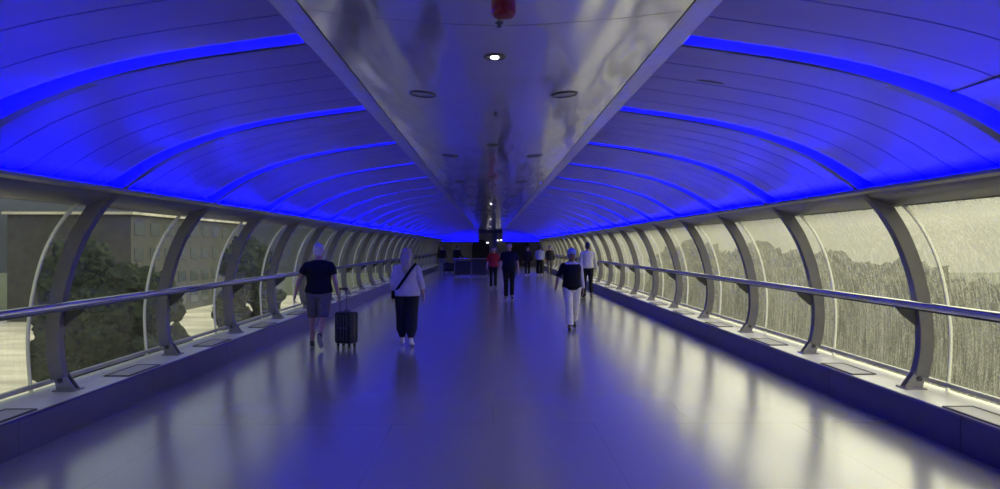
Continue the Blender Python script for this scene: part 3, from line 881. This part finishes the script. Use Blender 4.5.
# man in black
person('man in dark t-shirt and black trousers facing the viewer mid walkway', .57, 23.3, PI, 1.80,
    [(R_(-8), R_(14), R_(-16), .0), (R_(9), R_(5), R_(5), .0)],
    [(R_(-8), R_(14), R_(12)), (R_(6), R_(13), R_(12))],
    dict(hair='short', top=('t_shirt','navy',.024,.75,.066,.90,1.475,.02), bottom=('trousers','blackcloth',.014,.07,.065,1.95,1.02), shoe='shoeb'), near=False, build=1.1)
person('person in a red top and black trousers behind the man in dark clothes', .10, 29.2, PI, 1.66,
    [(R_(-6), R_(12), R_(-12), .0), (R_(8), R_(5), R_(4), .0)],
    [(R_(-4), R_(12), R_(30)), (R_(6), R_(12), R_(20))],
    dict(hair='bun', top=('top','redcloth',.026,1.0,.058,.90,1.475,.01), bottom=('trousers','blackcloth',.012,.062,.058,1.95,1.02), shoe='shoeb'), near=False, build=.98)
person('distant person in dark jacket and jeans by the far left rail', -3.15, 48.0, R_(10), 1.72,
    [(R_(2), R_(2), 0, .03), (R_(-2), R_(2), 0, .03)],
    [(R_(10), R_(8), R_(20)), (R_(10), R_(12), R_(30))],
    dict(hair='short', top=('jacket','blackcloth',.045,1.9,.062,.90,1.475,.0), bottom=('jeans','jeans',.014,.068,.062,1.95,1.02), shoe='shoeb'), near=False, build=1.1)
person('distant person in dark clothes beside two cases, nearer the middle than the rail', -2.12, 46.6, R_(-15), 1.74,
    [(R_(2), R_(2), 0, .03), (R_(-2), R_(2), 0, .03)],
    [(R_(6), R_(8), R_(30)), (R_(10), R_(14), R_(50))],
    dict(hair='short', top=('jacket','blackcloth',.035,1.9,.06,.92,1.475,.0), bottom=('jeans','jeans',.014,.068,.062,1.95,1.02), shoe='shoeb'), near=False, build=1.08)
person('distant person in a pale blue shirt pushing a dark case on the right side', 2.80, 42.0, R_(0), 1.70,
    [(R_(6), R_(6), 0, .02), (R_(-5), R_(8), R_(-10), .02)],
    [(R_(16), R_(10), R_(30)), (R_(10), R_(12), R_(20))],
    dict(hair='short', top=('shirt','shirtblue',.03,1.4,.058,.92,1.475,.0), bottom=('trousers','blackcloth',.014,.07,.065,1.95,1.02), shoe='shoew'), near=False, build=1.12)
person('distant person in an open dark jacket beside the far right wall', 3.50, 43.6, PI, 1.70,
    [(R_(-6), R_(8), R_(-8), .0), (R_(7), R_(5), 0, .0)],
    [(R_(-4), R_(12), R_(20)), (R_(8), R_(14), R_(20))],
    dict(hair='short', top=('jacket','darkpant',.035,1.9,.06,.88,1.475,.02), bottom=('trousers','greyshort',.014,.068,.062,1.95,1.02), shoe='shoeb'), near=False)
person('distant dark-clothed person in front of the right far doorway', 2.12, 42.4, PI, 1.66,
    [(R_(-4), R_(6), 0, .0), (R_(5), R_(4), 0, .0)],
    [(R_(4), R_(10), R_(16)), (R_(4), R_(12), R_(10))],
    dict(hair='long', hair_mat='darkhair', top=('coat','blackcloth',.035,1.9,.058,.80,1.475,.03), bottom=('trousers','blackcloth',.012,.064,.06,1.95,1.02), shoe='shoew'), near=False)

# ------------------------------------------------------------------ luggage
def suitcase(w=.33, d=.23, h=.52, hh=.37):
    root = empty('suitcase')
    bm = bmesh.new(); box(bm, (0,0,.09+h/2), (w, d, h), bev=.035)
    body = link('shell', bm, M['black'], root)
    for yy in (-d/2-.002, d/2+.002):
        bm = bmesh.new()
        for x in (-.3, -.1, .1, .3): box(bm, (x*w, yy, .09+h/2), (.018, .010, h*.8), bev=.003)
        box(bm, (0, yy*.99, .09+h/2), (.6*w, .006, .03))
        link('ridges', bm, M['darkgrey'], body)
    bm = bmesh.new()
    box(bm, (0, 0, .09+h/2), (w+.004, .014, h+.004), bev=.004)
    link('zip_band', bm, M['darkgrey'], body)
    bm = bmesh.new()
    for x in (-.07, .07): tube(bm, [(x, -d/2+.04, .09+h-.02), (x, -d/2+.04, .09+h+hh)], .008, 8)
    hd = link('trolley_handle', bm, M['darkgrey'], root)
    bm = bmesh.new(); box(bm, (0, -d/2+.04, .09+h+hh+.012), (.18, .035, .03), bev=.01); link('grip', bm, M['black'], hd)
    bm = bmesh.new(); tube(bm, [(-.06,.02,.085+h), (-.055,.02,.115+h), (.055,.02,.115+h), (.06,.02,.085+h)], .009, 8)
    link('top_handle', bm, M['darkgrey'], root)
    for sx in (-1, 1):
        for sy in (-1, 1):
            bm = bmesh.new(); cyl(bm, (sx*(w/2-.05), sy*(d/2-.045), .027), .027, .022, 'X', 16)
            wh = link('wheel', bm, M['darkgrey'], root)
            bm = bmesh.new(); box(bm, (sx*(w/2-.05), sy*(d/2-.045), .066), (.036, .035, .06), bev=.008)
            link('wheel_fork', bm, M['black'], wh)
    return root
sc1 = suitcase()
sc1.location = (-2.41, 12.30, 0); sc1.rotation_euler = (0,0,R_(-28))
tag(sc1, 'black hard-shell rolling suitcase with raised handle, pulled by the man in shorts', 'suitcase')
for x, y, rz, s_, lab in [(-2.80, 47.2, .2, 1.05, 'small distant dark case by the standing pair, left of two'), (-2.45, 47.1, -.1, 1.0, 'small distant dark case by the standing pair, right of two'),
                     (2.85, 42.55, 0, 1.35, 'dark case pushed by the distant person in pale blue')]:
    c = copy_tree(sc1); c.location = (x, y, 0); c.rotation_euler = (0,0,rz); c.scale = (s_, s_, s_)
    tag(c, lab, 'suitcase', 'distant cases')
# hand bag of the man in the white shirt
root = empty('holdall', (3.02, 24.35, 0))
bm = bmesh.new(); box(bm, (0,0,.17), (.20,.34,.30), bev=.07); link('body', bm, M['blackcloth'], root)
bm = bmesh.new(); tube(bm, [(0,-.1,.30), (0,-.07,.47), (0,.0,.55), (0,.07,.47), (0,.1,.30)], .012, 8); link('handle', bm, M['black'], root)
tag(root, 'dark holdall trailed low beside the man in the white shirt', 'bag')

# ------------------------------------------------------------------ outside
bm = bmesh.new(); box(bm, (0, 40, -7.1), (400, 400, .2))
tag(link('ground', bm, M['grassy'], smooth=False), 'dull green verge far below the walkway windows', kind='structure')
bm = bmesh.new(); box(bm, (-34, 30, -6.97), (46, 200, .06))
tag(link('road', bm, M['concrete'], smooth=False), 'pale concrete road below the left windows', kind='structure')
def tree(x, y, h, r, lab, grp, seed):
    rnd = random.Random(seed)
    root = empty('tree', (x, y, -7.0))
    bm = bmesh.new(); tube(bm, [(0,0,0), (.1,.05,h*.35), (0,.1,h*.65)], [.28,.2,.1], 10)
    for k in range(5):
        a = rnd.uniform(0, 2*PI); z = h*rnd.uniform(.35,.5)
        tube(bm, [(.05,.05,z), (math.cos(a)*r*.5, math.sin(a)*r*.5, z+h*.2)], [.09,.03], 6)
    link('trunk', bm, M['bark'], root)
    bm = bmesh.new()
    for k in range(26):
        a = rnd.uniform(0, 2*PI); rr = r*math.sqrt(rnd.random())*.75; z = h*rnd.uniform(.42,.92)
        rr *= 1-.6*abs(z/h-.62)/.4
        g = bmesh.ops.create_icosphere(bm, subdivisions=4, radius=r*rnd.uniform(.28,.42))
        c = Vector((math.cos(a)*rr, math.sin(a)*rr, z))
        for v in g['verts']:
            nn = noise.noise(v.co*2.2+c)*.35+noise.noise(v.co*6+c)*.3+noise.noise(v.co*14+c)*.18
            v.co = v.co*(1+nn)+c
    link('crown', bm, M['leaf'], root)
    tag(root, lab, 'tree', grp)
for i, (x, y, h, r) in enumerate([(15,4.5,6.9,3.4),(16,12.2,6.7,3.5),(15,20.2,7.1,3.7),(16,28.6,7.3,3.9),(16,37.5,7.5,4.2),(17,47,7.8,4.4),(17,60,8.2,4.6)]):
    tree(x, y, h, r, 'dark green trees blurred behind the wet right-hand glass', 'trees outside the right windows', i)
for i, (x, y, h, r) in enumerate([(-12.5,15.5,8.6,1.9),(-11.5,24,8.4,1.7),(-18,33,9,2.4),(-14,44,9.4,2.2)]):
    tree(x, y, h, r, 'dark slim trees behind the left-hand glass', 'trees outside the left windows', 20+i)
def building(x, y, w, d, h, lab, n, mw):
    root = empty('building', (x, y, -7.0))
    bm = bmesh.new(); box(bm, (0,0,h/2), (w,d,h)); link('wall', bm, mw, root, smooth=False)
    bm = bmesh.new(); box(bm, (0,0,h+.15), (w+.8,d+.8,.3)); link('roof', bm, M['concrete'], root, smooth=False)
    fl = int(h//3)
    for i in range(n):
        for j in range(fl):
            bm = bmesh.new(); yy = -d/2+(i+.5)*d/n
            box(bm, ((w/2+.02)*(1 if x < 0 else -1), yy, 1.7+3*j), (.08, d/n*.6, 1.5)); link('window', bm, M['winglass'], root, smooth=False)
    tag(root, lab, 'building')
building(-62, 40, 12, 60, 9.3, 'long low building with dark windows across the road, seen through the left glass', 10, M['brick'])
building(-48, 105, 14, 40, 12.3, 'taller block beyond the long low building on the left', 10, M['brick'])

# ------------------------------------------------------------------ sky: overcast, brightest and warm to the right
wd = bpy.data.worlds.new('sky'); sc.world = wd; wd.use_nodes = True
nt = wd.node_tree; bg = nt.nodes['Background']
tc = N(nt, 'ShaderNodeTexCoord'); sx = N(nt, 'ShaderNodeSeparateXYZ'); nt.links.new(tc.outputs['Generated'], sx.inputs[0])
c = ramp(nt, rng(nt, sx.outputs['X'], -1, 1, 0, 1), [(.0, (.14,.155,.16)), (.47, (.20,.205,.205)), (.60, (1.35,1.25,.98)), (1., (1.6,1.5,1.2))])
up = rng(nt, sx.outputs['Z'], .02, .24, .40, 2.6)
nt.links.new(c, bg.inputs['Color']); nt.links.new(up, bg.inputs['Strength'])

# ------------------------------------------------------------------ camera
cam = bpy.data.cameras.new('camera'); co = bpy.data.objects.new('camera', cam); col.objects.link(co)
cam.sensor_width = 36; cam.lens = 36*740/1000; cam.clip_end = 500; cam.clip_start = .05
co.location = (-.03, 0, EYE)
co.rotation_euler = (PI/2+math.atan(1.5/740), 0, -math.atan(10/740))
sc.camera = co
sc.view_settings.view_transform = 'Standard'; sc.view_settings.look = 'None'
sc.view_settings.gamma = 1; sc.view_settings.use_curve_mapping = False
sc.view_settings.exposure = 0
cy = sc.cycles
cy.use_denoising = True; cy.max_bounces = 10; cy.diffuse_bounces = 4; cy.glossy_bounces = 5; cy.transparent_max_bounces = 24
cy.sample_clamp_indirect = 6; cy.use_light_tree = True
cy.caustics_reflective = True; cy.caustics_refractive = False
